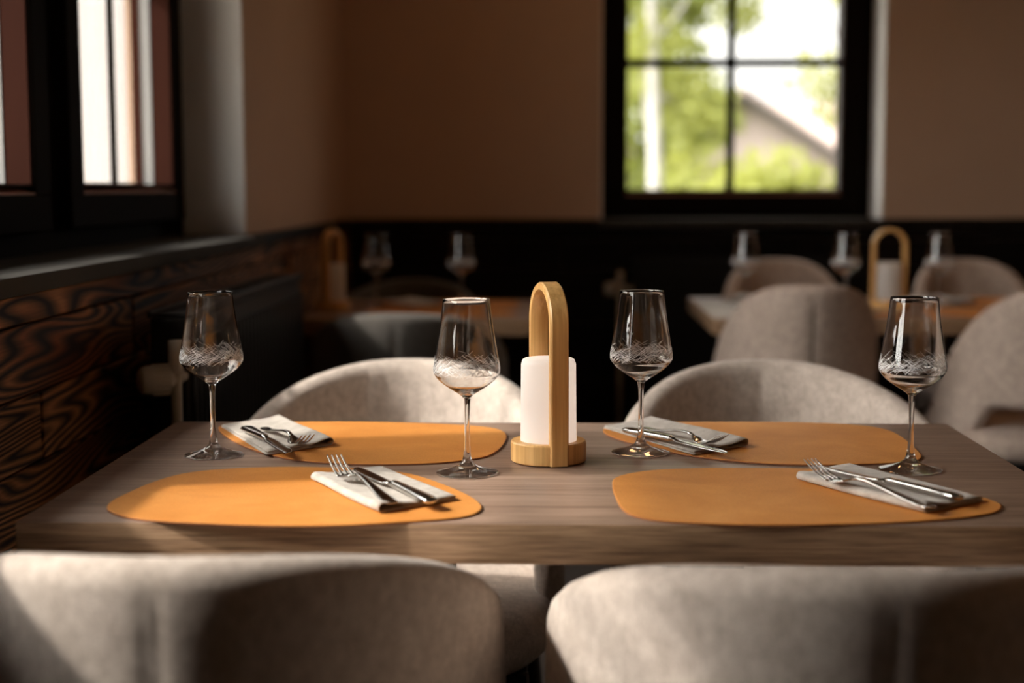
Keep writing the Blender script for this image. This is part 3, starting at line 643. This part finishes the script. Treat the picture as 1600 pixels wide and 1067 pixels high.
# ------------------------------------------------------------------ napkins
def napkin(f1, f2, o1, o2, label, seed, group='folded linen napkins under the cutlery', z=.7536, big=.0052):
    """f1-f2 the rolled fold edge (back, front), o1-o2 the open edge (back, front)"""
    rnd = random.Random(seed); f1, f2, o1, o2 = (Vector(p) for p in (f1, f2, o1, o2)); ctr = (f1 + f2 + o1 + o2) / 4
    sec = [(1.0, .0010), (.85, .0009), (.6, .0009), (.3, .0009), (.10, .0009)]
    R = big
    for k in range(9):
        an = -PI / 2 - PI * k / 8; sec.append((.055 + .055 * math.cos(an), .0009 + R + R * math.sin(an)))
    sec += [(.14, 2 * R * .97), (.22, .0082), (.34, .0066), (.5, .0058), (.7, .0053), (.9, .0050), (.965, .0047), (.985, .0040), (.965, .0032), (.9, .0029), (.7, .0027), (.5, .0026), (.35, .0027)]
    bm = bmesh.new(); NTT = 15; rows_ = []
    for j in range(NTT):
        t = j / (NTT - 1); row = []
        wob = .0012 * math.sin(6 * t + seed)
        for s, zz in sec:
            a_ = f1.lerp(f2, t); b_ = o1.lerp(o2, t); p = a_.lerp(b_, s) - ctr
            zz2 = zz if zz < .002 else zz * (.86 + .16 * t) + .0006 * math.sin(9 * s + 5 * t + seed)
            row.append(bm.verts.new((p.x + wob * (1 - s), p.y + .004 * (t - .5) * math.sin(5 * s + zz * 300), max(.0008, zz2))))
        rows_.append(row)
    for A, B in zip(rows_, rows_[1:]):
        for k in range(len(sec) - 1): bm.faces.new((A[k], A[k + 1], B[k + 1], B[k]))
    o = obj('napkin', bm, M_NAP, None, True); o.location = (ctr.x, ctr.y, z)
    md = o.modifiers.new('cloth', 'SOLIDIFY'); md.thickness = .0009; md.offset = 0
    return tag(o, label, 'napkin', group)
napkin((-.3047, 1.8147), (-.1989, 1.6298), (-.2226, 1.8973), (-.1147, 1.7075), 'folded linen napkin under the cutlery at the front left place', 1)
napkin((.2968, 1.8312), (.4079, 1.6428), (.3851, 1.932), (.4948, 1.7132), 'folded linen napkin under the cutlery at the front right place', 2)
napkin((-.428, 2.2893), (-.315, 2.0698), (-.509, 2.2251), (-.3942, 1.9919), 'folded linen napkin under the cutlery at the back left place', 3)
napkin((.1515, 2.2871), (.2704, 2.0758), (.0714, 2.2237), (.1859, 2.0033), 'folded linen napkin under the cutlery at the back right place', 4)
def off(P, dx, dy): return [(x + dx, y + dy) for x, y in P]
gn = 'napkins on the background tables'
BRn = [(.1515, 2.2871), (.2704, 2.0758), (.0714, 2.2237), (.1859, 2.0033)]; FLn = [(-.3047, 1.8147), (-.1989, 1.6298), (-.2226, 1.8973), (-.1147, 1.7075)]
napkin(*off(BRn, 1.04, 2.60), 'napkin at the far right place of right background table', 5, gn); napkin(*off(BRn, .46, 2.60), 'napkin at the far left place of right background table', 6, gn)
napkin(*off(FLn, 1.05, 2.57), 'napkin at the near left place of right background table', 7, gn); napkin(*off(BRn, -.62, 2.48), 'napkin at the far place of the small left rear table', 8, gn)

# ------------------------------------------------------------------ cutlery (x = 0 at the handle end, pointing +x)
def strip(bm, sects):
    """sects: (x, half width, z centre, half thickness, y offset)"""
    rings = []
    for x, hw, z, ht, y in sects:
        rings.append([bm.verts.new((x, y + hw * cy, z + ht * cz)) for cy, cz in ((-1, 0), (-.75, .8), (0, 1), (.75, .8), (1, 0), (.75, -.8), (0, -1), (-.75, -.8))])
    for A, B in zip(rings, rings[1:]):
        for k in range(8): bm.faces.new((A[k], A[(k + 1) % 8], B[(k + 1) % 8], B[k]))
    bm.faces.new(rings[0]); bm.faces.new(rings[-1][::-1])
def make_fork():
    t = empty('fork', (0, 0, 0), 0, 'fork', 'fork', 'forks on the napkins')
    bm = bmesh.new()
    strip(bm, [(0, .002, .003, .0008, 0), (.003, .0068, .0027, .0013, 0), (.010, .0092, .0024, .0014, 0), (.022, .0090, .0026, .0014, 0), (.045, .0068, .0046, .0015, 0), (.075, .0046, .0085, .0017, 0), (.100, .0033, .0115, .0019, 0), (.118, .0029, .0115, .0019, 0), (.130, .0034, .0085, .0016, 0)])
    obj('handle', bm, M_STEEL, t, True)
    bm = bmesh.new()
    strip(bm, [(.130, .0034, .0085, .0016, 0), (.136, .0075, .0058, .0012, 0), (.144, .0110, .0032, .0010, 0), (.152, .0120, .0022, .0010, 0), (.159, .0122, .0024, .0009, 0)])
    for k in range(4):
        y = -.0098 + k * .00653; q = y * .10
        strip(bm, [(.157, .0024, .0023, .0009, y), (.163, .0019, .0030, .0009, y - q * .2), (.172, .0016, .0055, .0009, y - q * .5), (.182, .0014, .0095, .0009, y - q * .8), (.192, .0012, .0145, .0008, y - q), (.199, .0009, .0183, .0006, y - q), (.2015, .0004, .0195, .0003, y - q)])
    obj('tines', bm, M_STEEL, t, True)
    return t
def make_knife():
    t = empty('knife', (0, 0, 0), 0, 'knife', 'knife', 'knives on the napkins')
    bm = bmesh.new()
    strip(bm, [(0, .003, .0035, .0016, 0), (.002, .0075, .0040, .0030, 0), (.008, .0098, .0042, .0038, 0), (.020, .0098, .0044, .0041, 0), (.045, .0080, .0047, .0042, 0), (.075, .0064, .0050, .0042, 0), (.098, .0058, .0052, .0042, 0), (.104, .0058, .0052, .0042, 0), (.107, .0042, .0052, .0032, 0), (.110, .0036, .0050, .0026, 0)])
    obj('handle', bm, M_STEEL, t, True)
    bm = bmesh.new()
    strip(bm, [(.109, .0034, .0048, .0024, 0), (.114, .0060, .0042, .0016, .001), (.122, .0086, .0036, .0011, .0015), (.150, .0092, .0032, .0010, .001), (.180, .0094, .0030, .0010, 0), (.200, .0088, .0030, .0009, -.0005), (.214, .0068, .0030, .0008, -.002), (.222, .0040, .0030, .0006, -.004), (.225, .0012, .0030, .0004, -.0055)])
    obj('blade', bm, M_STEEL, t, True)
    return t
fk = make_fork(); kn = make_knife()
def place(src, first, end, toward, z, label, pitch=0, rollx=0, group=None):
    o = src if first else copy_tree(src); dx, dy = toward[0] - end[0], toward[1] - end[1]
    o.location = (end[0], end[1], z); o.rotation_euler = (rollx, -pitch, math.atan2(dy, dx)); o['label'] = label
    if group: o['group'] = group
ZC = .7607
place(fk, True, (-.1815, 1.6400), (-.2472, 1.7640), ZC, 'fork at the front left place, tines pointing away', .034)
place(fk, False, (.4173, 1.6309), (.3200, 1.7800), ZC, 'fork at the front right place, tines pointing away', .034)
place(fk, False, (-.4312, 2.1639), (-.3490, 2.0120), ZC, 'fork at the back left place, tines toward the viewer', .012)
place(fk, False, (.1290, 2.1742), (.2168, 2.0150), ZC, 'fork at the back right place, tines toward the viewer', .012)
place(kn, True, (-.1385, 1.6420), (-.2528, 1.8333), ZC + .001, 'knife at the front left place, blade pointing away', .01)
place(kn, False, (.4579, 1.6730), (.3298, 1.8407), ZC + .001, 'knife at the front right place, blade pointing away', .02, .1)
place(kn, False, (-.4560, 2.1500), (-.3499, 1.9452), ZC + .001, 'knife at the back left place, blade toward the viewer', .0)
place(kn, False, (.1000, 2.1443), (.2339, 1.9567), ZC + .001, 'knife at the back right place, blade toward the viewer', .0)
for dx, dy, w_ in ((1.04, 2.60, 'far right'), (.46, 2.60, 'far left')):
    place(fk, False, (.1290 + dx, 2.1742 + dy), (.2168 + dx, 2.0150 + dy), ZC, 'fork at the %s place of right background table' % w_, 0, 0, 'cutlery on the background tables')
    place(kn, False, (.1000 + dx, 2.1443 + dy), (.2339 + dx, 1.9567 + dy), ZC + .001, 'knife at the %s place of right background table' % w_, 0, 0, 'cutlery on the background tables')
